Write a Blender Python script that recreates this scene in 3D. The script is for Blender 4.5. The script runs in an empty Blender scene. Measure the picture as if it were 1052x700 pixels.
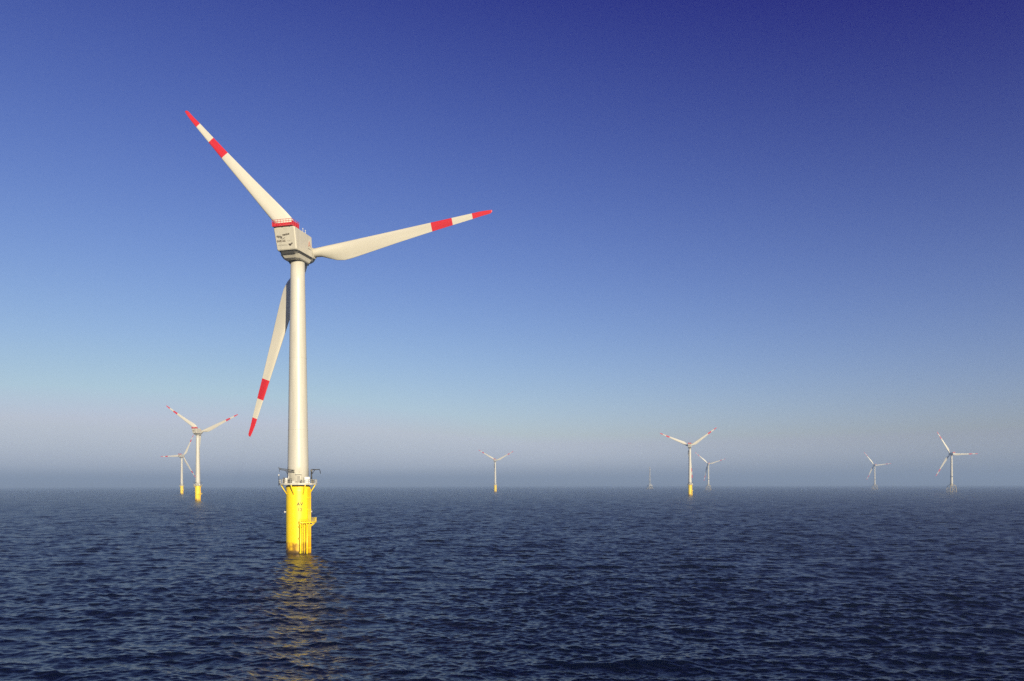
import bpy, bmesh, math, random
import numpy as np
from mathutils import Vector, Matrix

random.seed(7)
rng = np.random.default_rng(11)
SC = bpy.context.scene
COL = SC.collection
R = math.radians

# ------------------------------------------------------------------ camera
F, CX, EY, CAMH = 701.3, 526.0, 498.5, 19.7       # focal length in px of a 1052 px wide frame
cam = bpy.data.cameras.new('camera')
cam.sensor_width = 36.0
cam.lens = F / 1052 * 36
cam.shift_y = (EY - 350) / 1052
cam.clip_start, cam.clip_end = 0.5, 40000
camo = bpy.data.objects.new('camera', cam)
camo.location = (0, 0, CAMH)
camo.rotation_euler = (R(90), R(0.12), 0)
COL.objects.link(camo)
SC.camera = camo

# ------------------------------------------------------------------ light
SUN_EL, SUN_AZ = 14.0, 154.0                        # azimuth clockwise from the view axis
world = bpy.data.worlds.new('World')
SC.world = world
world.use_nodes = True
nt = world.node_tree
bg = nt.nodes['Background']
sky = nt.nodes.new('ShaderNodeTexSky')
sky.sky_type = 'NISHITA'
sky.sun_disc = False
sky.sun_elevation = R(SUN_EL)
sky.sun_rotation = R(SUN_AZ)
sky.altitude = 0
sky.air_density = 1.0
sky.dust_density = 1.0
sky.ozone_density = 2.0
# contrast of a clear, deep blue afternoon sky: per channel a*P + b*P*P - c, the aureole round the sun held down
sep = nt.nodes.new('ShaderNodeSeparateColor')
com = nt.nodes.new('ShaderNodeCombineColor')
nt.links.new(sky.outputs[0], sep.inputs[0])
BGS = 0.1
def wmath(op, a, b):
    n = nt.nodes.new('ShaderNodeMath')
    n.operation = op
    for k, v in enumerate((a, b)):
        if isinstance(v, (int, float)):
            n.inputs[k].default_value = v
        else:
            nt.links.new(v, n.inputs[k])
    return n.outputs[0]
for i, (a, b, c, hi) in enumerate(((0.114, 0.0073, 0.081, 0.61), (0.139, 0.0014, 0.178, 0.66), (0.294, -0.0168, 0.395, 0.78))):
    P = sep.outputs[i]
    v = wmath('SUBTRACT', wmath('MULTIPLY', P, wmath('ADD', wmath('MULTIPLY', P, b), a)), c)
    if b < 0:                                            # past its crest the parabola stays at the top value
        v = wmath('MAXIMUM', v, wmath('MULTIPLY', wmath('GREATER_THAN', P, -a / (2 * b)), hi))
    v = wmath('MINIMUM', wmath('MAXIMUM', v, 0.004), hi)
    if i == 0:
        red = v
    if i == 1:
        v = wmath('MAXIMUM', v, wmath('MULTIPLY', red, 1.075))
    if i == 2:                                           # the horizon stays cool: blue never falls under the red
        v = wmath('MAXIMUM', v, wmath('MULTIPLY', red, 1.2))
    nt.links.new(wmath('MULTIPLY', v, 0.707 / BGS), com.inputs[i])
nt.links.new(com.outputs[0], bg.inputs['Color'])
bg.inputs['Strength'].default_value = BGS

sun = bpy.data.lights.new('sun', 'SUN')
sun.energy = 5.0
sun.angle = R(0.5)
sun.color = (1.0, 0.87, 0.64)
suno = bpy.data.objects.new('sun', sun)
sd = Vector((math.sin(R(SUN_AZ)) * math.cos(R(SUN_EL)), math.cos(R(SUN_AZ)) * math.cos(R(SUN_EL)), math.sin(R(SUN_EL))))
suno.rotation_euler = sd.to_track_quat('Z', 'Y').to_euler()
suno.location = sd * 300
COL.objects.link(suno)

SC.view_settings.view_transform = 'Standard'
SC.view_settings.look = 'None'
SC.view_settings.exposure = 0.5
SC.view_settings.gamma = 1.0
SC.view_settings.use_curve_mapping = False
SC.render.engine = 'CYCLES'
SC.cycles.max_bounces = 6
SC.cycles.volume_bounces = 1
SC.cycles.use_denoising = False

# ------------------------------------------------------------------ materials
def principled(name):
    m = bpy.data.materials.new(name)
    m.use_nodes = True
    return m, m.node_tree, m.node_tree.nodes['Principled BSDF']

def paint(name, c1, c2=None, rough=0.45, scale=0.6, streak=True, metal=0.0, bump=0.0):
    """Paint with weathering: broad blotches and vertical rain streaks in object space."""
    m, t, b = principled(name)
    c2 = c2 or tuple(x * 0.82 for x in c1)
    tc = t.nodes.new('ShaderNodeTexCoord')
    mp = t.nodes.new('ShaderNodeMapping')
    mp.inputs['Scale'].default_value = (1.6, 1.6, 0.12) if streak else (1, 1, 1)
    t.links.new(tc.outputs['Object'], mp.inputs[0])
    n = t.nodes.new('ShaderNodeTexNoise')
    n.inputs['Scale'].default_value = scale
    n.inputs['Detail'].default_value = 6
    n.inputs['Roughness'].default_value = 0.6
    t.links.new(mp.outputs[0], n.inputs['Vector'])
    r = t.nodes.new('ShaderNodeValToRGB')
    r.color_ramp.elements[0].position, r.color_ramp.elements[1].position = 0.36, 0.62
    r.color_ramp.elements[0].color = (*c2, 1)
    r.color_ramp.elements[1].color = (*c1, 1)
    t.links.new(n.outputs['Fac'], r.inputs[0])
    t.links.new(r.outputs[0], b.inputs['Base Color'])
    b.inputs['Roughness'].default_value = rough
    b.inputs['Metallic'].default_value = metal
    return m

M = {}
M['grey'] = paint('light_grey_coating', (0.55, 0.53, 0.45), (0.48, 0.46, 0.385), 0.38, 0.5)
M['nacelle'] = paint('grey_gelcoat', (0.54, 0.51, 0.42), (0.47, 0.445, 0.365), 0.42, 0.45)
M['blade'] = paint('blade_gelcoat', (0.55, 0.525, 0.44), (0.50, 0.475, 0.395), 0.36, 0.3)
M['red'] = paint('signal_red', (0.54, 0.016, 0.022), (0.46, 0.013, 0.02), 0.4, 0.8)
M['yellow'] = paint('traffic_yellow', (0.90, 0.68, 0.005), (0.86, 0.62, 0.005), 0.42, 0.5)
M['amber'] = paint('amber_coating', (0.80, 0.46, 0.005), (0.70, 0.38, 0.005), 0.45, 0.5)  # deeper orange-yellow than the column, for its cable tubes
M['splash'] = paint('splash_zone', (0.66, 0.36, 0.008), (0.22, 0.11, 0.012), 0.5, 0.7)
def column_paint():
    m = paint('column_yellow', (0.90, 0.68, 0.005), (0.86, 0.62, 0.005), 0.42, 0.5)
    t = m.node_tree
    N, L = t.nodes, t.links
    b = N['Principled BSDF']
    top = b.inputs['Base Color'].links[0].from_socket
    tc = N.new('ShaderNodeTexCoord')
    sx = N.new('ShaderNodeSeparateXYZ')
    L.new(tc.outputs['Object'], sx.inputs[0])
    def noise(scl, s, det):
        mp = N.new('ShaderNodeMapping')
        mp.inputs['Scale'].default_value = scl
        L.new(tc.outputs['Object'], mp.inputs[0])
        n = N.new('ShaderNodeTexNoise')
        n.inputs['Scale'].default_value = s
        n.inputs['Detail'].default_value = det
        L.new(mp.outputs[0], n.inputs['Vector'])
        return n.outputs['Fac']
    def mth(op, a, bb):
        n = N.new('ShaderNodeMath')
        n.operation = op
        for k, v in enumerate((a, bb)):
            if isinstance(v, (int, float)):
                n.inputs[k].default_value = v
            else:
                L.new(v, n.inputs[k])
        return n.outputs[0]
    def mix(f, a, col):
        n = N.new('ShaderNodeMix')
        n.data_type = 'RGBA'
        L.new(f, n.inputs[0])
        L.new(a, n.inputs[6])
        if isinstance(col, tuple):
            n.inputs[7].default_value = (*col, 1)
        else:
            L.new(col, n.inputs[7])
        return n.outputs[2]
    # rust and salt runs
    run = N.new('ShaderNodeMapRange')
    run.inputs[1].default_value, run.inputs[2].default_value = 0.60, 0.78
    run.inputs[4].default_value = 0.55
    L.new(noise((2.2, 2.2, 0.10), 0.9, 5), run.inputs[0])
    c = mix(run.outputs[0], top, (0.62, 0.36, 0.03))
    # tide zone: algae and rust below a ragged line
    edge = mth('ADD', sx.outputs[2], mth('MULTIPLY', mth('SUBTRACT', noise((1, 1, 0.3), 0.9, 6), 0.5), 2.4))
    tz = N.new('ShaderNodeMapRange')
    tz.inputs[1].default_value, tz.inputs[2].default_value = 3.35, 2.75
    L.new(edge, tz.inputs[0])
    gr = N.new('ShaderNodeValToRGB')
    gr.color_ramp.elements[0].position, gr.color_ramp.elements[1].position = 0.38, 0.62
    gr.color_ramp.elements[0].color = (0.30, 0.16, 0.008, 1)
    gr.color_ramp.elements[1].color = (0.80, 0.48, 0.005, 1)
    L.new(noise((1, 1, 0.5), 1.1, 6), gr.inputs[0])
    c = mix(tz.outputs[0], c, gr.outputs[0])
    wet = N.new('ShaderNodeMapRange')
    wet.inputs[1].default_value, wet.inputs[2].default_value = 1.3, 0.5
    L.new(edge, wet.inputs[0])
    c = mix(wet.outputs[0], c, (0.10, 0.06, 0.015))
    L.new(c, b.inputs['Base Color'])
    return m
M['column'] = column_paint()
M['dark'] = paint('black_paint', (0.03, 0.028, 0.025), None, 0.5, 1.0)
M['near_black'] = paint('near_black_coating', (0.05, 0.048, 0.04), None, 0.6, 1.0)  # even near-black colour: nacelle inset, yaw ring, rungs, boom, jacket flange
M['steel'] = paint('galvanised_steel', (0.50, 0.49, 0.45), (0.38, 0.37, 0.34), 0.45, 2.0, metal=0.3)
M['white'] = paint('white_paint', (0.66, 0.66, 0.64), None, 0.35, 1.0)
M['ink'] = paint('dark_lettering', (0.06, 0.045, 0.03), None, 0.6, 1.0)
M['ink_red'] = paint('brown_lettering', (0.07, 0.04, 0.025), None, 0.6, 1.0)
M['ink_grey'] = paint('grey_lettering', (0.30, 0.29, 0.25), None, 0.6, 1.0)
M['ink_olive'] = paint('black_numbering', (0.045, 0.04, 0.01), None, 0.6, 1.0)
M['red_logo'] = paint('red_lettering', (0.46, 0.2, 0.14), None, 0.6, 1.0)
M['jacket'] = paint('pale_yellow_jacket', (0.46, 0.38, 0.19), (0.38, 0.31, 0.16), 0.5, 0.6)
M['beacon'] = paint('beacon_lens', (0.6, 0.05, 0.03), None, 0.2, 1.0)

# ------------------------------------------------------------------ mesh builder
class MB:
    def __init__(self):
        self.bm = bmesh.new()
        self.mats = []
    def mi(self, m):
        if m not in self.mats:
            self.mats.append(m)
        return self.mats.index(m)
    def hexa(self, pts, m):
        """eight corners: bottom ring of 4, then top ring of 4 (counter-clockwise from above)"""
        v = [self.bm.verts.new(p) for p in pts]
        k = self.mi(m)
        for f in ((3, 2, 1, 0), (4, 5, 6, 7), (0, 1, 5, 4), (1, 2, 6, 5), (2, 3, 7, 6), (3, 0, 4, 7)):
            self.bm.faces.new([v[i] for i in f]).material_index = k
        return v
    def box(self, c, s, m, rot=None):
        x, y, z = s[0] / 2, s[1] / 2, s[2] / 2
        pts = [Vector(p) for p in ((-x, -y, -z), (x, -y, -z), (x, y, -z), (-x, y, -z), (-x, -y, z), (x, -y, z), (x, y, z), (-x, y, z))]
        if rot is not None:
            pts = [rot @ p for p in pts]
        self.hexa([p + Vector(c) for p in pts], m)
    def tube(self, a, b, r, m, r2=None, n=8, caps=True):
        a, b = Vector(a), Vector(b)
        d = (b - a).normalized()
        u = d.orthogonal().normalized()
        w = d.cross(u)
        r2 = r if r2 is None else r2
        k = self.mi(m)
        ra, rb = [], []
        for i in range(n):
            t = 2 * math.pi * i / n
            o = u * math.cos(t) + w * math.sin(t)
            ra.append(self.bm.verts.new(a + o * r))
            rb.append(self.bm.verts.new(b + o * r2))
        for i in range(n):
            j = (i + 1) % n
            f = self.bm.faces.new((ra[i], ra[j], rb[j], rb[i]))
            f.material_index = k
            f.smooth = n > 6
        if caps:
            self.bm.faces.new(ra[::-1]).material_index = k
            self.bm.faces.new(rb).material_index = k
    def path(self, pts, r, m, n=6):
        for a, b in zip(pts[:-1], pts[1:]):
            self.tube(a, b, r, m, n=n)
    def lathe(self, prof, m, n=48, mats=None, smooth=True):
        """prof: list of (r, z) upward; one closed surface about Z"""
        rings = []
        for r, z in prof:
            rings.append([self.bm.verts.new((r * math.cos(2 * math.pi * i / n), r * math.sin(2 * math.pi * i / n), z)) for i in range(n)])
        for q in range(len(prof) - 1):
            k = self.mi(mats[q] if mats else m)
            for i in range(n):
                j = (i + 1) % n
                f = self.bm.faces.new((rings[q][i], rings[q][j], rings[q + 1][j], rings[q + 1][i]))
                f.material_index = k
                f.smooth = smooth
        k = self.mi(mats[0] if mats else m)
        self.bm.faces.new(rings[0][::-1]).material_index = k
        k = self.mi(mats[-1] if mats else m)
        self.bm.faces.new(rings[-1]).material_index = k
    def loft(self, rings, m, smooth=False, mats=None):
        vs = [[self.bm.verts.new(p) for p in rg] for rg in rings]
        n = len(rings[0])
        for q in range(len(rings) - 1):
            k = self.mi(mats[q] if mats else m)
            for i in range(n):
                j = (i + 1) % n
                f = self.bm.faces.new((vs[q][i], vs[q][j], vs[q + 1][j], vs[q + 1][i]))
                f.material_index = k
                f.smooth = smooth
        k = self.mi(mats[0] if mats else m)
        self.bm.faces.new(vs[0][::-1]).material_index = k
        k = self.mi(mats[-1] if mats else m)
        self.bm.faces.new(vs[-1]).material_index = k
    def build(self, name, parent=None, bevel=0.0):
        me = bpy.data.meshes.new(name)
        bmesh.ops.recalc_face_normals(self.bm, faces=self.bm.faces)
        self.bm.to_mesh(me)
        self.bm.free()
        for m in self.mats:
            me.materials.append(m)
        o = bpy.data.objects.new(name, me)
        COL.objects.link(o)
        if parent:
            o.parent = parent
        if bevel:
            md = o.modifiers.new('bevel', 'BEVEL')
            md.width = bevel
            md.segments = 2
            md.limit_method = 'ANGLE'
            md.angle_limit = R(30)
        return o

def empty(name, loc=(0, 0, 0), rz=0.0):
    o = bpy.data.objects.new(name, None)
    o.empty_display_size = 2
    o.location = loc
    o.rotation_euler = (0, 0, rz)
    COL.objects.link(o)
    return o

def tag(o, label=None, cat=None, group=None, kind=None):
    for k, v in (('label', label), ('category', cat), ('group', group), ('kind', kind)):
        if v:
            o[k] = v

def text_mesh(body, size, mat, name, parent, mtx=None, extrude=0.01, wrap=None, weight=0.012):
    """Lettering as thin solid letters lying in the local XZ plane (facing -Y); wrap bends it round a cylinder of that radius."""
    cu = bpy.data.curves.new('txt', 'FONT')
    cu.body = body
    cu.size = size
    cu.align_x = 'CENTER'
    cu.align_y = 'CENTER'
    cu.extrude = extrude
    cu.resolution_u = 3
    cu.offset = size * weight
    t = bpy.data.objects.new('txt', cu)
    COL.objects.link(t)
    bpy.context.view_layer.update()
    dg = bpy.context.evaluated_depsgraph_get()
    me = bpy.data.meshes.new_from_object(t.evaluated_get(dg))
    bpy.data.objects.remove(t)
    bpy.data.curves.remove(cu)
    me.name = name
    for v in me.vertices:
        x, y, z = v.co
        if wrap:
            a = x / wrap
            rr = wrap + z
            v.co = (rr * math.sin(a), -rr * math.cos(a), y)
        else:
            v.co = (x, -z, y)
    me.materials.clear()
    me.materials.append(mat)
    o = bpy.data.objects.new(name, me)
    COL.objects.link(o)
    if parent:
        o.parent = parent
    if mtx is not None:
        o.matrix_local = mtx
    return o

def copy_tree(o, parent=None):
    c = o.copy()
    COL.objects.link(c)
    if parent:
        c.parent = parent
    for ch in list(o.children):
        copy_tree(ch, c)
    return c

# ------------------------------------------------------------------ rotor blade
def blade_mesh(name, parent, Rt, mat, scale=1.0):
    """Span along +Z, straight leading edge at -X, thickness along Y (the rotor axis)."""
    # r/R, chord, thickness ratio, leading-edge x, twist
    st = [(0.030, 2.6, 1.00), (0.055, 2.6, 1.00), (0.085, 2.85, 0.90), (0.12, 3.75, 0.66), (0.16, 4.70, 0.46), (0.20, 5.15, 0.36),
          (0.24, 5.05, 0.31), (0.30, 4.72, 0.27), (0.38, 4.25, 0.24), (0.48, 3.66, 0.22), (0.58, 3.12, 0.20), (0.678, 2.62, 0.19), (0.682, 2.60, 0.19),
          (0.792, 2.10, 0.18), (0.796, 2.08, 0.18), (0.893, 1.66, 0.17), (0.897, 1.64, 0.17), (0.94, 1.38, 0.17), (0.97, 1.18, 0.17),
          (0.988, 0.98, 0.17), (0.996, 0.72, 0.17), (1.0, 0.34, 0.17)]
    mb = MB()
    n = 28
    rings, mats = [], []
    for q, (t, c, th) in enumerate(st):
        c *= scale
        z = t * Rt
        le = -(1.36 * (1 - t) + 0.72 * t) * scale
        if t > 0.93:
            le += ((t - 0.93) / 0.07) ** 2 * 0.34 * scale
        tw = R(11 * (1 - min(1, t / 0.9)) ** 1.4 - 1.0)
        bend = -0.4 * t * t
        circ = max(0.0, min(1.0, (0.13 - t) / 0.06))
        ring = []
        for i in range(n):
            a = 2 * math.pi * i / n
            # circle
            xc, yc = -math.cos(a) * c / 2, math.sin(a) * c / 2
            # aerofoil: u from leading edge (0) to trailing edge (1)
            u = (1 - math.cos(a)) / 2
            s = 1 if math.sin(a) >= 0 else -1
            yt = 5 * th * (0.2969 * math.sqrt(u) - 0.126 * u - 0.3516 * u * u + 0.2843 * u ** 3 - 0.1026 * u ** 4)
            ya = (s * yt * (0.9 if s > 0 else 1.1) + 0.03 * u * (1 - u) * 4) * c
            xa = (u - 0.5) * c
            if s > 0 and u > 0.995:
                ya = 0.004 * c
            x = xc * circ + xa * (1 - circ)
            y = yc * circ + ya * (1 - circ)
            x += le + c / 2
            ring.append((x * math.cos(tw) - y * math.sin(tw), x * math.sin(tw) + y * math.cos(tw) + bend, z))
        rings.append(ring)
        if q:
            tm = (t + st[q - 1][0]) / 2
            mats.append(M['red'] if (0.68 < tm < 0.794 or tm > 0.895) else mat)
    mb.loft(rings, mat, True, mats)
    return mb.build(name, parent)

def add_rotor(root, zn, yaw, tilt, L, phase, Rt, hub_r, mat, scale=1.0):
    """Hub and three blades; phase is the angle of the first blade, seen from behind, anticlockwise from the right."""
    base = rotor_matrix(zn, yaw, tilt, L)
    mb = MB()
    prof = [(hub_r * 0.86, -hub_r * 0.95), (hub_r * 1.0, -hub_r * 0.85), (hub_r * 1.04, 0), (hub_r * 0.98, hub_r * 0.7), (hub_r * 0.75, hub_r * 1.25), (hub_r * 0.38, hub_r * 1.6), (0.06, hub_r * 1.7)]
    mb.lathe(prof, M['nacelle'], 32)
    # root collars
    for k in range(3):
        q = R(phase + 120 * k)
        d = Vector((math.cos(q), math.sin(q), 0))
        mb.tube(d * hub_r * 0.55, d * hub_r * 1.13, 1.62 * scale, M['nacelle'], n=24)
    h = mb.build('rotor_hub', root)
    # hub mesh: local Z = rotor axis, local X = right, local Y = up (seen from behind: x right, y up, z away)
    h.matrix_local = base @ Matrix(((1, 0, 0, 0), (0, 0, 1, 0), (0, 1, 0, 0), (0, 0, 0, 1)))
    b0 = None
    for k in range(3):
        if b0 is None:
            b = b0 = blade_mesh('blade', root, Rt, mat, scale)
        else:
            b = b0.copy()
            COL.objects.link(b)
            b.parent = root
        b.matrix_local = base @ blade_rot(phase + 120 * k)
    
def rotor_matrix(zn, yaw, tilt, L):
    """frame: X right, Y along the rotor axis away from the nacelle, Z up"""
    rm = Matrix.Rotation(-R(yaw), 4, 'Z') @ Matrix.Rotation(R(tilt), 4, 'X')
    return Matrix.Translation((0, 0, zn)) @ rm @ Matrix.Translation((0, L, 0))

def blade_rot(ang):
    # blade built pointing +Z; seen from behind (X right, Z up) turn it to angle ang from the right, anticlockwise
    return Matrix.Rotation(R(90 - ang), 4, 'Y')

def set_phase(root, zn, yaw, tilt, L, phase):
    base = rotor_matrix(zn, yaw, tilt, L)
    k = 0
    for ch in root.children:
        if ch.name.startswith('rotor_hub'):
            ch.matrix_local = base @ Matrix.Rotation(R(120 - 0) * 0 - R(phase - ch.get('ph0', phase)), 4, 'Y') @ Matrix(((1, 0, 0, 0), (0, 0, 1, 0), (0, 1, 0, 0), (0, 0, 0, 1)))
        elif ch.name.startswith('blade'):
            ch.matrix_local = base @ blade_rot(phase + 120 * k)
            k += 1

# ------------------------------------------------------------------ monopile-looking turbine with a yellow column
ZN, YAW, TILT, LROT, RT = 88.77, 8.0, 4.0, 5.6, 57.95
PH0 = 9.5

def ring_rail(mb, r, z0, h, m, n=24, gap=None, rr=0.045, rails=(0.5, 1.0)):
    pts = [(r * math.cos(2 * math.pi * i / n), r * math.sin(2 * math.pi * i / n)) for i in range(n)]
    for i in range(n):
        x, y = pts[i]
        mb.tube((x, y, z0), (x, y, z0 + h), rr, m, n=6)
        x2, y2 = pts[(i + 1) % n]
        for f in rails:
            mb.tube((x, y, z0 + h * f), (x2, y2, z0 + h * f), rr, m, n=6)

def make_turbine():
    root = empty('wind_turbine')
    # ---- transition piece: the yellow column standing in the sea
    Rc, ztop = 3.42, 19.6
    mb = MB()
    zs = [-3.2, 0.6, 1.6, 3.1, 6.0, 9.0, 12.0, 15.0, 18.0, ztop]
    mb.lathe([(Rc, z) for z in zs], M['column'], 64)
    tp = mb.build('transition_piece', root)
    text_mesh('AV', 1.35, M['ink_olive'], 'lettering', tp, Matrix.Translation((0, 0, 14.3)) @ Matrix.Rotation(R(8), 4, 'Z'), 0.012, Rc + .012, weight=.026)
    text_mesh('12', 1.3, M['ink_olive'], 'lettering', tp, Matrix.Translation((0, 0, 12.65)) @ Matrix.Rotation(R(8), 4, 'Z'), 0.012, Rc + .012, weight=.026)
    mb = MB()
    mb.lathe([(Rc, 18.7), (Rc + .12, 18.75), (Rc + .12, 19.3), (Rc, 19.35)], M['yellow'], 64, smooth=False)
    mb.build('flange', tp)
    # boat landing: two fender tubes and a ladder, on the camera side a little to the right
    ang = R(-71)
    er = Vector((math.cos(ang), math.sin(ang), 0))
    et = Vector((-er.y, er.x, 0))
    mb = MB()
    rf = Rc + 1.25
    for s in (-1, 1):
        p = er * rf + et * (0.95 * s)
        mb.tube(p + Vector((0, 0, -2.6)), p + Vector((0, 0, 8.3)), 0.24, M['yellow'], n=12)
        mb.tube(p + Vector((0, 0, 8.3)), er * (Rc - .1) + et * (0.95 * s) + Vector((0, 0, 9.2)), 0.22, M['yellow'], n=12)
        for z in (0.2, 4.2, 7.6):
            mb.tube(p + Vector((0, 0, z)), er * (Rc - .3) + et * (1.05 * s) + Vector((0, 0, z + .25)), 0.16, M['yellow'])
    bl = mb.build('boat_landing', tp)
    mb = MB()
    rl = Rc + 0.75
    for s in (-1, 1):
        p = er * rl + et * (0.3 * s)
        mb.tube(p + Vector((0, 0, -1.5)), p + Vector((0, 0, 9.6)), 0.06, M['yellow'], n=6)
    z = -1.3
    while z < 9.5:
        mb.tube(er * rl + et * -0.3 + Vector((0, 0, z)), er * rl + et * 0.3 + Vector((0, 0, z)), 0.035, M['near_black'], n=6)
        z += 0.42
    mb.build('ladder', tp)
    # rest platform on the right, cantilevered past the column's edge
    mb = MB()
    a0, a1 = R(-84), R(2)
    zr = 9.0
    ks = 14
    ro = Rc + 1.75
    out = []
    for i in range(ks + 1):
        a = a0 + (a1 - a0) * i / ks
        out.append((a, ro))
    for i in range(ks):
        a, b = out[i][0], out[i + 1][0]
        def pt(an, r, zz):
            return (r * math.cos(an), r * math.sin(an), zz)
        mb.hexa([pt(a, Rc + .06, zr - .16), pt(a, ro, zr - .16), pt(b, ro, zr - .16), pt(b, Rc + .06, zr - .16),
                 pt(a, Rc + .06, zr + .16), pt(a, ro, zr + .16), pt(b, ro, zr + .16), pt(b, Rc + .06, zr + .16)], M['yellow'])
    for an in (R(-75), R(-50), R(-30), R(-12)):
        mb.tube((ro * .97 * math.cos(an), ro * .97 * math.sin(an), zr - .1), ((Rc - .05) * math.cos(an), (Rc - .05) * math.sin(an), zr - 1.6), .11, M['yellow'])
    rp = mb.build('rest_platform', tp)
    mb = MB()
    for i in range(ks + 1):
        a = out[i][0]
        x, y = (ro - .08) * math.cos(a), (ro - .08) * math.sin(a)
        mb.tube((x, y, zr + .14), (x, y, zr + 1.35), .045, M['yellow'], n=6)
        if i < ks:
            b = out[i + 1][0]
            x2, y2 = (ro - .08) * math.cos(b), (ro - .08) * math.sin(b)
            for h in (.5, .9, 1.33):
                mb.tube((x, y, zr + h), (x2, y2, zr + h), .04, M['yellow'], n=6)
    mb.build('platform_railing', tp)
    # cable tubes clamped to the column
    for an, r0 in ((R(-27), .30), (R(-38), .24)):
        mb = MB()
        x, y = (Rc + .3) * math.cos(an), (Rc + .3) * math.sin(an)
        mb.tube((x, y, -2.8 if r0 > .1 else 16.0), (x, y, 18.7), r0, M['amber'] if r0 > .1 else M['dark'], n=12)
        for z in ((1.5, 5.2, 12.6, 16.2) if r0 > .1 else (16.4, 18)):
            mb.box(((Rc + .1) * math.cos(an), (Rc + .1) * math.sin(an), z), (.95, .5, .22), M['yellow'], Matrix.Rotation(an, 3, 'Z'))
        mb.build('cable_tube', tp)
    # anode brackets / lifting lugs that break the silhouette on both sides
    for an in (R(183), R(-3)):
        mb = MB()
        mb.tube(((Rc - .1) * math.cos(an), (Rc - .1) * math.sin(an), 12.0), ((Rc + .4) * math.cos(an), (Rc + .4) * math.sin(an), 12.0), .16, M['white'], n=12)
        mb.tube(((Rc + .3) * math.cos(an), (Rc + .3) * math.sin(an), 12.0), ((Rc + .5) * math.cos(an), (Rc + .5) * math.sin(an), 12.0), .3, M['white'], n=12)
        mb.build('navigation_light', tp)

    tp.rotation_euler = (0, 0, R(17.4))

    # ---- service platform round the tower foot
    zp = 20.2
    Rp = 5.25
    mb = MB()
    n = 16
    for i in range(n):
        a, b = 2 * math.pi * i / n, 2 * math.pi * (i + 1) / n
        def pt2(an, r, zz):
            return (r * math.cos(an), r * math.sin(an), zz)
        mb.hexa([pt2(a, 2.6, zp - .14), pt2(a, Rp, zp - .14), pt2(b, Rp, zp - .14), pt2(b, 2.6, zp - .14),
                 pt2(a, 2.6, zp + .1), pt2(a, Rp, zp + .1), pt2(b, Rp, zp + .1), pt2(b, 2.6, zp + .1)], M['grey'])
        mb.hexa([pt2(a, Rp - .02, zp - .32), pt2(a, Rp + .12, zp - .32), pt2(b, Rp + .12, zp - .32), pt2(b, Rp - .02, zp - .32),
                 pt2(a, Rp - .02, zp + .24), pt2(a, Rp + .12, zp + .24), pt2(b, Rp + .12, zp + .24), pt2(b, Rp - .02, zp + .24)], M['grey'])
    # radial floor beams
    for i in range(8):
        an = 2 * math.pi * (i + .5) / 8
        mb.tube((3.3 * math.cos(an), 3.3 * math.sin(an), zp - .3), (Rp * math.cos(an), Rp * math.sin(an), zp - .3), .13, M['grey'], n=6)
    sp = mb.build('service_platform', root)
    mb = MB()
    ring_rail(mb, Rp + .03, zp + .2, 1.05, M['grey'], n=32)
    mb.build('railing', sp)
    for i in range(8):
        an = 2 * math.pi * (i + .5) / 8 + R(0)
        mb = MB()
        mb.tube((Rp * .985 * math.cos(an), Rp * .985 * math.sin(an), zp - .25), ((Rc - .05) * math.cos(an), (Rc - .05) * math.sin(an), zp - 3.1), .14, M['yellow'], n=8)
        mb.build('brace', sp)
    # pedestal crane on the right
    mb = MB()
    cxp, cyp = 3.75, -1.1
    mb.tube((cxp, cyp, zp), (cxp, cyp, zp + 4.1), .2, M['dark'], n=10)
    mb.box((cxp, cyp, zp + 3.9), (.6, .6, .6), M['dark'])
    mb.tube((cxp, cyp, zp + 4.15), (cxp + 2.3, cyp - .2, zp + 4.2), .16, M['dark'], .11)
    mb.tube((cxp + 2.3, cyp - .2, zp + 4.2), (cxp + 2.55, cyp - .2, zp + 3.0), .1, M['dark'])
    mb.tube((cxp, cyp, zp + 2.7), (cxp + 1.0, cyp - .1, zp + 4.15), .09, M['dark'])
    mb.build('davit_crane', sp)
    # folding lattice boom on the left
    mb = MB()
    bx, by = -2.6, -2.6
    mb.tube((bx, by, zp), (bx, by, zp + 3.2), .16, M['steel'], n=10)
    A = Vector((-1.0, by - .5, zp + 3.3))
    B = Vector((-5.0, by - .3, zp + 4.0))
    up = Vector((0, 0, .62))
    sg = 7
    for s in (0, 1):
        mb.tube(A + up * s, B + Vector((0, 0, .1)) + up * s * .5, .09, M['near_black'], n=6)
    for i in range(sg):
        t0, t1 = i / sg, (i + 1) / sg
        mb.tube(A.lerp(B, t0) + up * (i % 2) * .8, A.lerp(B, t1) + up * ((i + 1) % 2) * .8, .05, M['near_black'], n=6)
    mb.tube((bx, by, zp + 2.2), A.lerp(B, .6), .08, M['dark'], n=6)
    mb.tube(B + Vector((0, 0, .1)), B + Vector((-.35, 0, .75)), .09, M['near_black'], n=6)
    mb.tube(B + Vector((-.1, 0, .2)), B + Vector((-.15, 0, -.6)), .06, M['dark'], n=6)
    mb.build('lattice_boom', sp)
    # containers and cabinets on the deck
    for (x, y, w, d, h, m) in ((2.45, -3.3, 1.5, 1.0, 1.9, 'white'), (-2.1, -3.6, .8, .7, 1.4, 'dark'), (4.2, -2.0, .7, .6, 1.2, 'dark'), (-3.2, -3.0, .7, .7, 1.6, 'steel'), (-1.2, -4.0, 0.9, .6, .8, 'steel'), (-3.9, -2.2, .5, .5, 1.7, 'dark'), (.9, -4.3, .5, .4, 1.0, 'dark')):
        mb = MB()
        mb.box((x, y, zp + .1 + h / 2), (w, d, h), M[m])
        mb.build('equipment_cabinet', sp, .06)
    mb = MB()
    mb.tube((-5.35, -.9, zp - .6), (-5.35, -.9, zp + 2.4), .07, M['dark'], n=8)
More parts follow.
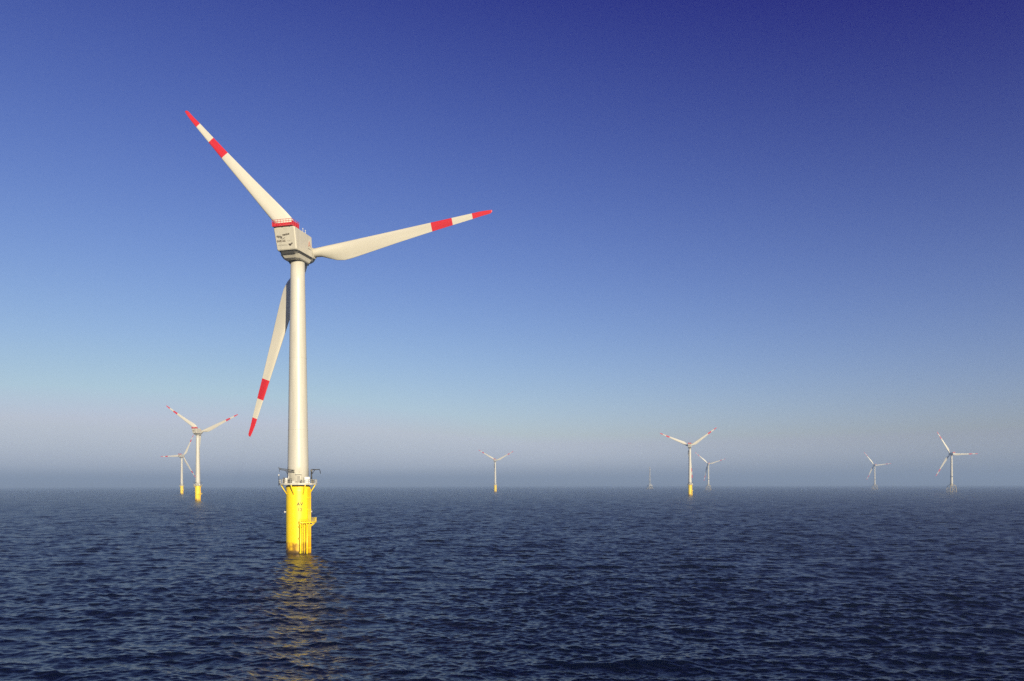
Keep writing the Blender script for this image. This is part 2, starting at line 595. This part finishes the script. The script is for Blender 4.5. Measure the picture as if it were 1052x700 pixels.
    mb.tube((-5.35, -.9, zp + 2.3), (-5.35, -.9, zp + 2.75), .2, M['white'], n=10)
    mb.build('signal_light', sp)

    sp.rotation_euler = (0, 0, R(17.4))

    # ---- tower
    mb = MB()
    zt0, zt1 = 19.4, 85.3
    r0, r1 = 3.05, 2.0
    prof, mats = [], []
    joints = (36.0, 57.0, 74.0)
    def rt(z):
        return r0 + (r1 - r0) * (z - zt0) / (zt1 - zt0)
    mb.lathe([(rt(z), z) for z in np.linspace(zt0, zt1, 12)], M['grey'], 64)
    tw = mb.build('tower', root)
    for j in joints:
        mb = MB()
        mb.lathe([(rt(j - .09) + .004, j - .09), (rt(j) + .03, j - .07), (rt(j) + .03, j + .07), (rt(j + .09) + .004, j + .09)], M['grey'], 64, smooth=False)
        mb.build('flange', tw)
    mb = MB()
    mb.box((0, -3.06, zp + 1.35), (1.1, .25, 2.3), M['grey'])
    mb.box((0, -3.19, zp + 1.35), (.9, .08, 2.05), M['ink_grey'])
    mb.box((0, -3.3, zp + 2.75), (1.7, .9, .1), M['grey'])
    d = mb.build('door', tw)
    d.rotation_euler = (0, 0, R(20))

    # ---- nacelle
    nm = Matrix.Translation((-.25, 0, ZN - .3)) @ Matrix.Rotation(-R(YAW + 5), 4, 'Z') @ Matrix.Rotation(R(2.0), 4, 'X')
    # section list along z (relative to ZN): outline in x (right) / y (towards the rotor)
    def outline(z, yr, yf, wr, wf, cr, cf):
        """rear at yr, front at yf, half widths at rear/front, corner chamfers"""
        return [(-wr + cr, yr, z), (wr - cr, yr, z), (wr, yr + cr, z), (wf, yf - cf, z), (wf - cf, yf, z), (-wf + cf, yf, z), (-wf, yf - cf, z), (-wr, yr + cr, z)]
    mb = MB()
    mb.loft([outline(-1.25, -5.35, 4.25, 3.0, 3.0, .25, .9), outline(-.95, -5.55, 4.35, 3.12, 3.08, .25, .8),
             outline(4.7, -6.8, 4.0, 3.35, 3.05, .28, .8), outline(4.92, -6.6, 3.8, 3.15, 2.85, .28, .8)], M['nacelle'])
    nc = mb.build('nacelle', root, .08)
    nc.matrix_local = nm
    # dark inset band and lower tub
    mb = MB()
    mb.loft([outline(-2.15, -4.75, 4.0, 2.7, 2.75, .8, .9), outline(-1.2, -5.0, 4.1, 2.82, 2.85, .7, .9)], M['near_black'])
    mb.build('dark_inset', nc)
    mb = MB()
    mb.loft([outline(-3.2, -2.95, 3.4, 2.25, 2.3, 1.0, 1.2), outline(-2.95, -3.7, 3.7, 2.6, 2.6, .9, 1.1), outline(-2.0, -4.55, 4.0, 2.95, 2.95, .7, 1.0), outline(-1.93, -4.5, 3.95, 2.9, 2.9, .7, 1.0)], M['nacelle'])
    mb.build('lower_housing', nc, .06)
    mb = MB()
    mb.lathe([(2.06, -3.75), (2.15, -3.6), (2.4, -3.18)], M['near_black'], 40)
    mb.build('yaw_ring', nc)
    for s in (-1, 1):
        mb = MB()
        mb.hexa([(s * 3.0, -4.2, -1.16), (s * 3.16, -4.2, -1.16), (s * 3.16, 3.5, -1.16), (s * 3.0, 3.5, -1.16),
                 (s * 3.06, -4.3, -.86), (s * 3.2, -4.3, -.86), (s * 3.16, 3.5, -.86), (s * 3.06, 3.5, -.86)], M['nacelle'])
        mb.build('side_rail', nc)
    # front collar that meets the hub
    mb = MB()
    n = 40
    rings = []
    for (rr, y) in ((2.75, 3.6), (2.65, 4.5), (2.3, 4.75)):
        rings.append([(rr * math.cos(2 * math.pi * i / n), y, .25 + rr * math.sin(2 * math.pi * i / n)) for i in range(n)])
    mb.loft(rings, M['nacelle'], True)
    mb.build('front_collar', nc)
    # hoist platform on the roof, with its red railing
    mb = MB()
    x0, x1, y0, y1, zf = -3.4, 2.75, -7.2, -3.3, 5.12
    mb.box(((x0 + x1) / 2, (y0 + y1) / 2, zf), (x1 - x0, y1 - y0, .18), M['red'])
    for xx in (x0 + .8, (x0 + x1) / 2, x1 - .8):
        mb.box((xx, (y0 + y1) / 2, zf - .2), (.16, y1 - y0 - .1, .24), M['dark'])
    hp = mb.build('hoist_platform', nc)
    mb = MB()
    zb, zt = zf + .1, zf + 1.75
    corners = [(x0, y0), (x1, y0), (x1, y1), (x0, y1)]
    for i in range(4):
        ax, ay = corners[i]
        bx_, by_ = corners[(i + 1) % 4]
        ln = math.hypot(bx_ - ax, by_ - ay)
        k = int(round(ln / 0.9))
        for j in range(k):
            t = j / k
            x, y = ax + (bx_ - ax) * t, ay + (by_ - ay) * t
            mb.tube((x, y, zb), (x, y, zt), .06, M['red'], n=6)
        for h in (.55, 1.1, 1.65):
            mb.tube((ax, ay, zb + h), (bx_, by_, zb + h), .055, M['red'], n=6)
        # kick plate / wind screen
        mx, my = (ax + bx_) / 2, (ay + by_) / 2
        hgt = .62 if i == 0 else 1.2
        sx, sy = (ln, .05) if i % 2 == 0 else (.05, ln)
        mb.box((mx, my, zb + hgt / 2 + .02), (sx - .02 if i % 2 == 0 else sx, sy if i % 2 == 0 else sy - .02, hgt), M['red'])
    mb.build('platform_railing', hp)
    # roof instruments
    for (x, y, h) in ((2.6, -.9, 1.0), (2.6, .5, .9), (1.8, 1.9, .8)):
        mb = MB()
        mb.tube((x, y, 4.8), (x, y, 4.9 + h), .06, M['white'], n=6)
        mb.tube((x, y, 4.9 + h), (x, y, 5.15 + h), .15, M['white'], n=8)
        mb.build('weather_mast', nc)
    mb = MB()
    mb.box((.4, .4, 5.05), (2.2, 2.0, .4), M['nacelle'])
    mb.build('roof_hatch', nc, .05)
    # lettering on the rear wall: the wall leans, follow it
    lean = math.atan2(1.25, 5.65)
    def rear(x, z):
        y = -5.55 - 1.25 * (z + .95) / 5.65
        return Matrix.Translation((x, y - .015, z)) @ Matrix.Rotation(lean, 4, 'X')
    text_mesh('alpha', .85, M['ink'], 'lettering', nc, rear(-1.75, 2.4) @ Matrix.Rotation(R(10), 4, 'Y'), .008, weight=.035)
    text_mesh('ventus', .85, M['ink'], 'lettering', nc, rear(.35, 2.85) @ Matrix.Rotation(R(-6), 4, 'Y'), .008, weight=.035)
    # swoosh under the first line
    mb = MB()
    pts = [Vector((-1.5 + .28 * i, 0, 2.05 - .35 * math.sin(i / 5 * math.pi))) for i in range(6)]
    for a, b in zip(pts[:-1], pts[1:]):
        ya = -5.55 - 1.25 * (a.z + .95) / 5.65 - .01
        yb = -5.55 - 1.25 * (b.z + .95) / 5.65 - .01
        mb.tube((a.x, ya, a.z), (b.x, yb, b.z), .06, M['ink'], n=6)
    mb.build('lettering', nc)
    text_mesh('EWE AG', .72, M['ink_red'], 'lettering', nc, rear(-1.35, 1.15), .008, weight=.035)
    text_mesh('e.on', .55, M['ink_grey'], 'lettering', nc, rear(1.1, 1.15), .006)
    text_mesh('VATTENFALL', .52, M['ink_grey'], 'lettering', nc, rear(-1.0, .05), .008)
    mb = MB()
    for i in range(12):
        a, b = math.pi + math.pi * i / 12, math.pi + math.pi * (i + 1) / 12
        p = [(1.3, .35), (1.3 + .5 * math.cos(a), .35 + .6 * math.sin(a)), (1.3 + .5 * math.cos(b), .35 + .6 * math.sin(b))]
        vv = []
        for (x, z) in p:
            vv.append(mb.bm.verts.new((x, -5.55 - 1.25 * (z + .95) / 5.65 - .02, z)))
        f = mb.bm.faces.new(vv)
        f.material_index = mb.mi(M['ink'])
    yy = -5.55 - 1.25 * (.45 + .95) / 5.65
    mb.tube((1.95, yy + .02, .42), (1.95, yy - .03, .42), .2, M['ink'], n=12)
    mb.build('emblem', nc)
    # mark on the right wall: a small open red triangle above a line of letters
    def side(y, z):
        t = (y + 5.5) / 9.0
        wz = 3.12 + (3.35 - 3.12) * (z + .95) / 5.65
        wfz = 3.08 + (3.05 - 3.08) * (z + .95) / 5.65
        return wz + (wfz - wz) * t
    mb = MB()
    tri = [(1.2, 1.5), (1.75, 3.1), (2.4, 1.5)]
    for (a, b) in ((0, 1), (1, 2)):
        p, q = tri[a], tri[b]
        mb.tube((side(*p) + .01, p[0], p[1]), (side(*q) + .01, q[0], q[1]), .09, M['red_logo'], n=6)
    mb.tube((side(1.5, 1.95) + .01, 1.5, 1.95), (side(2.1, 1.95) + .01, 2.1, 1.95), .07, M['red_logo'], n=6)
    mb.build('emblem', nc)
    text_mesh('AREVA', .6, M['ink_grey'], 'lettering', nc,
              Matrix.Translation((side(1.8, .9) + .02, 1.8, .9)) @ Matrix.Rotation(R(90), 4, 'Z'), .006)

    add_rotor(root, ZN, YAW, TILT, LROT, PH0, RT, 2.35, M['blade'])
    for ch in root.children:
        if ch.name.startswith('rotor_hub'):
            ch['ph0'] = PH0
    return root

# ------------------------------------------------------------------ turbine on a lattice jacket
ZN2, RT2 = 92.0, 62.0
def lattice(mb, half0, half1, z0, z1, bays, rl, rb, m):
    def corner(i, z):
        f = (z - z0) / (z1 - z0)
        h = half0 + (half1 - half0) * f
        sx, sy = ((-1, -1), (1, -1), (1, 1), (-1, 1))[i]
        return Vector((sx * h, sy * h, z))
    for i in range(4):
        mb.tube(corner(i, z0), corner(i, z1), rl, m, n=8)
    for b in range(bays):
        za, zb = z0 + (z1 - z0) * b / bays, z0 + (z1 - z0) * (b + 1) / bays
        for i in range(4):
            j = (i + 1) % 4
            mb.tube(corner(i, za), corner(j, zb), rb, m, n=6)
            mb.tube(corner(j, za), corner(i, zb), rb, m, n=6)

def make_jacket_turbine():
    root = empty('wind_turbine')
    mb = MB()
    lattice(mb, 7.6, 6.4, -2.8, 15.2, 1, .55, .24, M['jacket'])
    jk = mb.build('lattice_jacket', root)
    mb = MB()
    mb.box((0, 0, 15.6), (13.6, 13.6, .35), M['jacket'])
    ring = 6.6
    c = [(-ring, -ring), (ring, -ring), (ring, ring), (-ring, ring)]
    for i in range(4):
        a, b = c[i], c[(i + 1) % 4]
        for k in range(8):
            t = k / 8
            x, y = a[0] + (b[0] - a[0]) * t, a[1] + (b[1] - a[1]) * t
            mb.tube((x, y, 16.1), (x, y, 17.4), .06, M['jacket'], n=6)
        for h in (16.7, 17.35):
            mb.tube((*a, h), (*b, h), .06, M['jacket'], n=6)
    mb.build('deck', root)
    mb = MB()
    for (x, y) in ((-1, -1), (1, -1), (1, 1), (-1, 1)):
        mb.tube((x * 5.9, y * 5.9, 15.5), (x * 2.0, y * 2.0, 20.3), .42, M['jacket'], n=8)
    mb.build('transition_brace', root)
    mb = MB()
    mb.lathe([(3.0 - (z - 16.1) / 72.9, z) for z in np.linspace(16.1, 89, 10)], M['grey'], 40)
    tw = mb.build('tower', root)
    mb = MB()
    mb.lathe([(2.75, 37.0), (2.85, 37.02), (2.83, 38.4), (2.72, 38.42)], M['near_black'], 40, smooth=False)
    mb.build('flange', tw)
    mb = MB()
    def sec(y, w, z0, z1):
        c = .7
        return [(-w + c, y, z0), (w - c, y, z0), (w, y, z0 + c), (w, y, z1 - c), (w - c, y, z1), (-w + c, y, z1), (-w, y, z1 - c), (-w, y, z0 + c)]
    mb.loft([sec(-12.2, 2.2, -1.5, 2.6), sec(-11.2, 2.9, -2.4, 3.2), sec(2.2, 3.1, -3.0, 3.2), sec(3.6, 2.7, -2.6, 2.8)], M['nacelle'])
    nc = mb.build('nacelle', root)
    nc.matrix_local = Matrix.Translation((0, 0, ZN2)) @ Matrix.Rotation(-R(YAW), 4, 'Z') @ Matrix.Rotation(R(3), 4, 'X')
    mb = MB()
    mb.box((0, -9.6, 3.45), (5.6, 4.4, .3), M['red'])
    for (x, y, sx, sy) in ((0, -11.8, 5.6, .1), (0, -7.4, 5.6, .1), (-2.8, -9.6, .1, 4.4), (2.8, -9.6, .1, 4.4)):
        mb.box((x, y, 4.2), (sx, sy, 1.2), M['red'])
    mb.build('hoist_platform', nc)
    add_rotor(root, ZN2, YAW, TILT, 6.6, 0, RT2, 2.6, M['blade'], 0.92)
    for ch in root.children:
        if ch.name.startswith('rotor_hub'):
            ch['ph0'] = 0
    return root

def place(px, scale):
    """ground point of a thing whose foot is at image column px and whose size is scale px per metre"""
    Y = F / scale
    return ((px - CX) / scale, Y, 0)

GY = 'yellow-footed wind turbines'
GJ = 'wind turbines on lattice jackets'
main = make_turbine()
main.location = place(306.3, 3.5)
tag(main, 'large near wind turbine on a yellow column numbered AV 12', 'wind turbine', GY)

far = [  # column, px per metre, phase, label
    (203.3, 0.795, 22.5, 'second largest yellow-footed wind turbine, just left of the big one, blades raised in a V', 0),
    (186.8, 0.436, 180.0, 'small hazy yellow-footed turbine at far left with one blade lying level to the left', 0),
    (508.8, 0.361, 27.0, 'faint pale turbine standing alone in the haze, nearest the middle of the picture', 0),
    (708.8, 0.570, 35.0, 'yellow-footed turbine right of centre with one blade hanging down along its tower', 0),
]
for px, s, ph, lab, dy in far:
    c = copy_tree(main)
    c.location = place(px, s)
    set_phase(c, ZN, YAW, TILT, LROT, ph)
    tag(c, lab, 'wind turbine', GY)

jt = make_jacket_turbine()
spots = [
    (977.6, 0.428, 0.0, 45, 'rightmost turbine on a lattice jacket, one blade pointing level to the right'),
    (727.8, 0.292, 17.0, 40, 'small jacket turbine close behind the yellow-footed one right of centre'),
    (898.6, 0.270, 6.0, 45, 'small hazy jacket turbine left of the rightmost turbine'),
]
for i, (px, s, ph, jr, lab) in enumerate(spots):
    c = jt if i == 0 else copy_tree(jt)
    c.location = place(px, s)
    set_phase(c, ZN2, YAW, TILT, 6.6, ph)
    tag(c, lab, 'wind turbine', GJ)

# ------------------------------------------------------------------ met mast far out
mm = empty('measuring_mast', place(667.6, 0.232), R(20))
mb = MB()
lattice(mb, 11, 7.5, -2.8, 16, 1, .8, .5, M['jacket'])
mb.build('lattice_jacket', mm)
mb = MB()
mb.box((0, 0, 17.5), (17, 17, 2.5), M['grey'])
mb.box((5, 4, 22), (6, 7, 4), M['grey'])
mb.build('deck', mm)
mb = MB()
lattice(mb, 3.0, .9, 20, 98, 10, .42, .2, M['grey'])
for z in (40, 55, 70, 85):
    mb.tube((-5, 0, z), (5, 0, z), .2, M['grey'], n=6)
mb.build('mast', mm)
tag(mm, 'very faint measuring mast on a platform, on the horizon between the middle turbines', 'mast')

# ------------------------------------------------------------------ sea
def make_sea():
    half = 58.0
    a_in = np.arange(-half, half + 1e-6, math.degrees(0.00105))
    side = np.linspace(half, 360 - half, 190)[1:-1]
    ang = np.radians(np.concatenate([a_in, side]))
    na = len(ang)
    dang = np.diff(np.concatenate([ang, [ang[0] + 2 * np.pi]]))
    r = [7.0]
    while r[-1] < 13300:
        d = r[-1]
        q = 0.03 if d < 50 else (0.0017 if d < 450 else 0.0017 + 0.005 * min(1, (d - 450) / 3000))
        r.append(d * (1 + q))
    r = np.array(r)
    nr = len(r)
    X = (r[:, None] * np.sin(ang)[None, :]).astype(np.float32)
    Y = (r[:, None] * np.cos(ang)[None, :]).astype(np.float32)
    dr = np.gradient(r)
    sp_in = np.maximum(dr, r * 0.00105)
    wind = math.atan2(-1.0, -0.18)                      # blowing towards the camera
    N = 210
    lam = np.exp(np.linspace(math.log(0.36), math.log(18.0), N)) * np.exp(rng.normal(0, .02, N))
    th = wind + rng.normal(0, 1, N) * np.radians(np.interp(np.log(lam), [0, 2.4], [29, 27]))
    k = 2 * np.pi / lam
    w8 = np.where(lam > 5.5, np.exp(-((lam - 5.5) / 6) ** 2), 1.0) * np.interp(np.log(lam), [-1.0, 0.0, 0.9, 1.5, 2.3], [1.5, 1.7, 1.25, 0.8, 1.0])
    MSS = 0.056
    sl = np.sqrt(2 * MSS * w8 / N)
    amp = sl / k
    Z = np.zeros_like(X)
    DX = np.zeros_like(X)
    DY = np.zeros_like(X)
    lost = np.zeros(nr)
    dense = np.zeros(na, bool)
    dense[:len(a_in)] = True
    # gust field: slowly varying height of the short waves
    gust = np.zeros_like(X)
    for j in range(9):
        lg = 45 * 1.28 ** j
        tg = rng.uniform(0, 2 * np.pi)
        gust += np.sin(X * (2 * np.pi / lg * math.cos(tg)) + Y * (2 * np.pi / lg * math.sin(tg)) + rng.uniform(0, 6.3))
    gust = np.clip(1 + 0.10 * gust, 0.72, 1.4).astype(np.float32)
    for i in range(N):
        wgt = np.clip((lam[i] / sp_in - 2.2) / 2.5, 0, 1)
        lost += (1 - wgt ** 2) * sl[i] ** 2 / 2
        rows = np.nonzero(wgt > 0)[0]
        if len(rows) == 0:
            continue
        a, b = rows[0], rows[-1] + 1
        # dense sector always; the coarse rest of the circle only for long waves
        cols = slice(0, len(a_in)) if lam[i] < 6 else slice(0, na)
        cx, sx = math.cos(th[i]), math.sin(th[i])
        ph = (k[i] * cx) * X[a:b, cols] + (k[i] * sx) * Y[a:b, cols] + rng.uniform(0, 2 * np.pi)
        s, c = np.sin(ph), np.cos(ph)
        A = (amp[i] * wgt[a:b])[:, None].astype(np.float32)
        if lam[i] < 2.5:
            A = A * gust[a:b, cols]
        Z[a:b, cols] += A * c
        chop = 0.85
        DX[a:b, cols] -= A * s * (cx * chop)
        DY[a:b, cols] -= A * s * (sx * chop)
    # fade waves where the coarse sector cannot carry them
    co = np.zeros((nr, nr * 0 + na), np.float32)
    X += DX
    Y += DY
    nv = nr * na
    co = np.empty((nv + 1, 3), np.float32)
    co[:nv, 0] = X.ravel()
    co[:nv, 1] = Y.ravel()
    co[:nv, 2] = Z.ravel()
    co[nv] = (0, 0, 0)
    idx = np.arange(nv).reshape(nr, na)
    nx = np.roll(idx, -1, 1)
    q = np.stack([idx[:-1], idx[1:], nx[1:], nx[:-1]], -1).reshape(-1, 4)
    q = q[:, ::-1]
    tri = np.stack([np.full(na, nv), idx[0], nx[0]], -1)[:, ::-1]
    me = bpy.data.meshes.new('sea')
    me.vertices.add(nv + 1)
    me.vertices.foreach_set('co', co.ravel())
    loops = np.concatenate([q.ravel(), tri.ravel()]).astype(np.int32)
    me.loops.add(len(loops))
    me.loops.foreach_set('vertex_index', loops)
    nf = len(q) + len(tri)
    me.polygons.add(nf)
    starts = np.concatenate([np.arange(len(q)) * 4, len(q) * 4 + np.arange(len(tri)) * 3]).astype(np.int32)
    me.polygons.foreach_set('loop_start', starts)
    me.polygons.foreach_set('use_smooth', np.ones(nf, bool))
    me.update(calc_edges=True)
    at = me.attributes.new('unresolved_slope', 'FLOAT', 'POINT')
    full = np.empty(nv + 1, np.float32)
    full[:nv] = np.repeat(lost, na)
    full[nv] = 0
    at.data.foreach_set('value', full)
    if me.polygons[10].normal.z < 0:
        me.flip_normals()
    o = bpy.data.objects.new('sea', me)
    COL.objects.link(o)
    tag(o, kind='structure')
    return o

sea = make_sea()

def sea_material():
    m, t, b = principled('sea_water')
    N, L = t.nodes, t.links
    b.inputs['Base Color'].default_value = (0.0005, 0.0024, 0.015, 1)
    b.inputs['Roughness'].default_value = 0.07
    b.inputs['IOR'].default_value = 1.30
    geo = N.new('ShaderNodeNewGeometry')
    def noise(scale, detail, rough, mx=(1, 1, 1), rot=10):
        mp = N.new('ShaderNodeMapping')
        mp.inputs['Scale'].default_value = mx
        mp.inputs['Rotation'].default_value = (0, 0, R(rot))
        L.new(geo.outputs['Position'], mp.inputs[0])
        n = N.new('ShaderNodeTexNoise')
        n.inputs['Scale'].default_value = scale
        n.inputs['Detail'].default_value = detail
        n.inputs['Roughness'].default_value = rough
        L.new(mp.outputs[0], n.inputs['Vector'])
        return n
    def vmath(op, a, bb=None):
        v = N.new('ShaderNodeVectorMath')
        v.operation = op
        for i, s in enumerate((a, bb)):
            if s is None:
                continue
            if isinstance(s, tuple):
                v.inputs[i].default_value = s
            else:
                L.new(s, v.inputs[i])
        return v
    def scale(vec, val):
        v = N.new('ShaderNodeVectorMath')
        v.operation = 'SCALE'
        L.new(vec, v.inputs[0])
        if isinstance(val, float):
            v.inputs['Scale'].default_value = val
        else:
            L.new(val, v.inputs['Scale'])
        return v.outputs[0]
    def math_(op, a, bb):
        v = N.new('ShaderNodeMath')
        v.operation = op
        for i, s in enumerate((a, bb)):
            if isinstance(s, (int, float)):
                v.inputs[i].default_value = s
            else:
                L.new(s, v.inputs[i])
        return v.outputs[0]
    # ripples shorter than the mesh can carry: slope fields, wind-aligned
    n1 = noise(1.5, 4, 0.65, (0.55, 1.0, 1.0))
    s1 = vmath('SUBTRACT', n1.outputs['Color'], (0.5, 0.5, 0.5)).outputs[0]
    n2 = noise(0.22, 4, 0.7, (0.5, 1.0, 1.0))
    s2 = vmath('SUBTRACT', n2.outputs['Color'], (0.5, 0.5, 0.5)).outputs[0]
    g = noise(0.012, 3, 0.55, (0.6, 1.0, 1.0))          # gusts: patches of rougher and smoother water
    gust = math_('ADD', math_('MULTIPLY', g.outputs['Fac'], 1.6), 0.2)
    g2 = noise(0.05, 3, 0.6, (1.0, 0.35, 1.0))
    patch = math_('MAXIMUM', math_('ADD', math_('MULTIPLY', g2.outputs['Fac'], 2.5), -0.25), 0.3)
    at = N.new('ShaderNodeAttribute')
    at.attribute_name = 'unresolved_slope'
    k1 = math_('MULTIPLY', gust, 0.45)
    # what the mesh cannot resolve far out goes into the micro-roughness (slope variance), part of it into a slope field
    k2 = math_('MULTIPLY', math_('POWER', at.outputs['Fac'], 0.5), 2.0)
    var = math_('ADD', math_('MULTIPLY', math_('MULTIPLY', at.outputs['Fac'], 0.2), patch), 0.0003)
    L.new(math_('POWER', var, 0.25), b.inputs['Roughness'])
    tot = vmath('ADD', scale(s1, k1), scale(s2, k2)).outputs[0]
    flat = vmath('MULTIPLY', tot, (0.35, 1.0, 0.0)).outputs[0]
    nn = vmath('ADD', geo.outputs['Normal'], flat).outputs[0]
    nrm = vmath('NORMALIZE', nn).outputs[0]
    L.new(nrm, b.inputs['Normal'])
    return m

sea.data.materials.append(sea_material())

# ------------------------------------------------------------------ haze: a shallow layer of sea air round the whole scene
def make_haze():
    mb = MB()
    S, zb, zt = 14000, -5.0, 172.0
    mb.box((0, 0, (zb + zt) / 2), (2 * S, 2 * S, zt - zb), None)
    mb.mats = []
    o = mb.build('haze')
    m = bpy.data.materials.new('sea_haze')
    m.use_nodes = True
    t = m.node_tree
    for n in list(t.nodes):
        if n.type == 'BSDF_PRINCIPLED':
            t.nodes.remove(n)
    v = t.nodes.new('ShaderNodeVolumePrincipled')
    v.inputs['Color'].default_value = (0.375, 0.52, 0.76, 1)
    v.inputs['Density'].default_value = 0.00024
    v.inputs['Anisotropy'].default_value = 0.0
    t.links.new(v.outputs[0], t.nodes['Material Output'].inputs['Volume'])
    o.data.materials.append(m)
    tag(o, kind='stuff')
    return o
haze = make_haze()
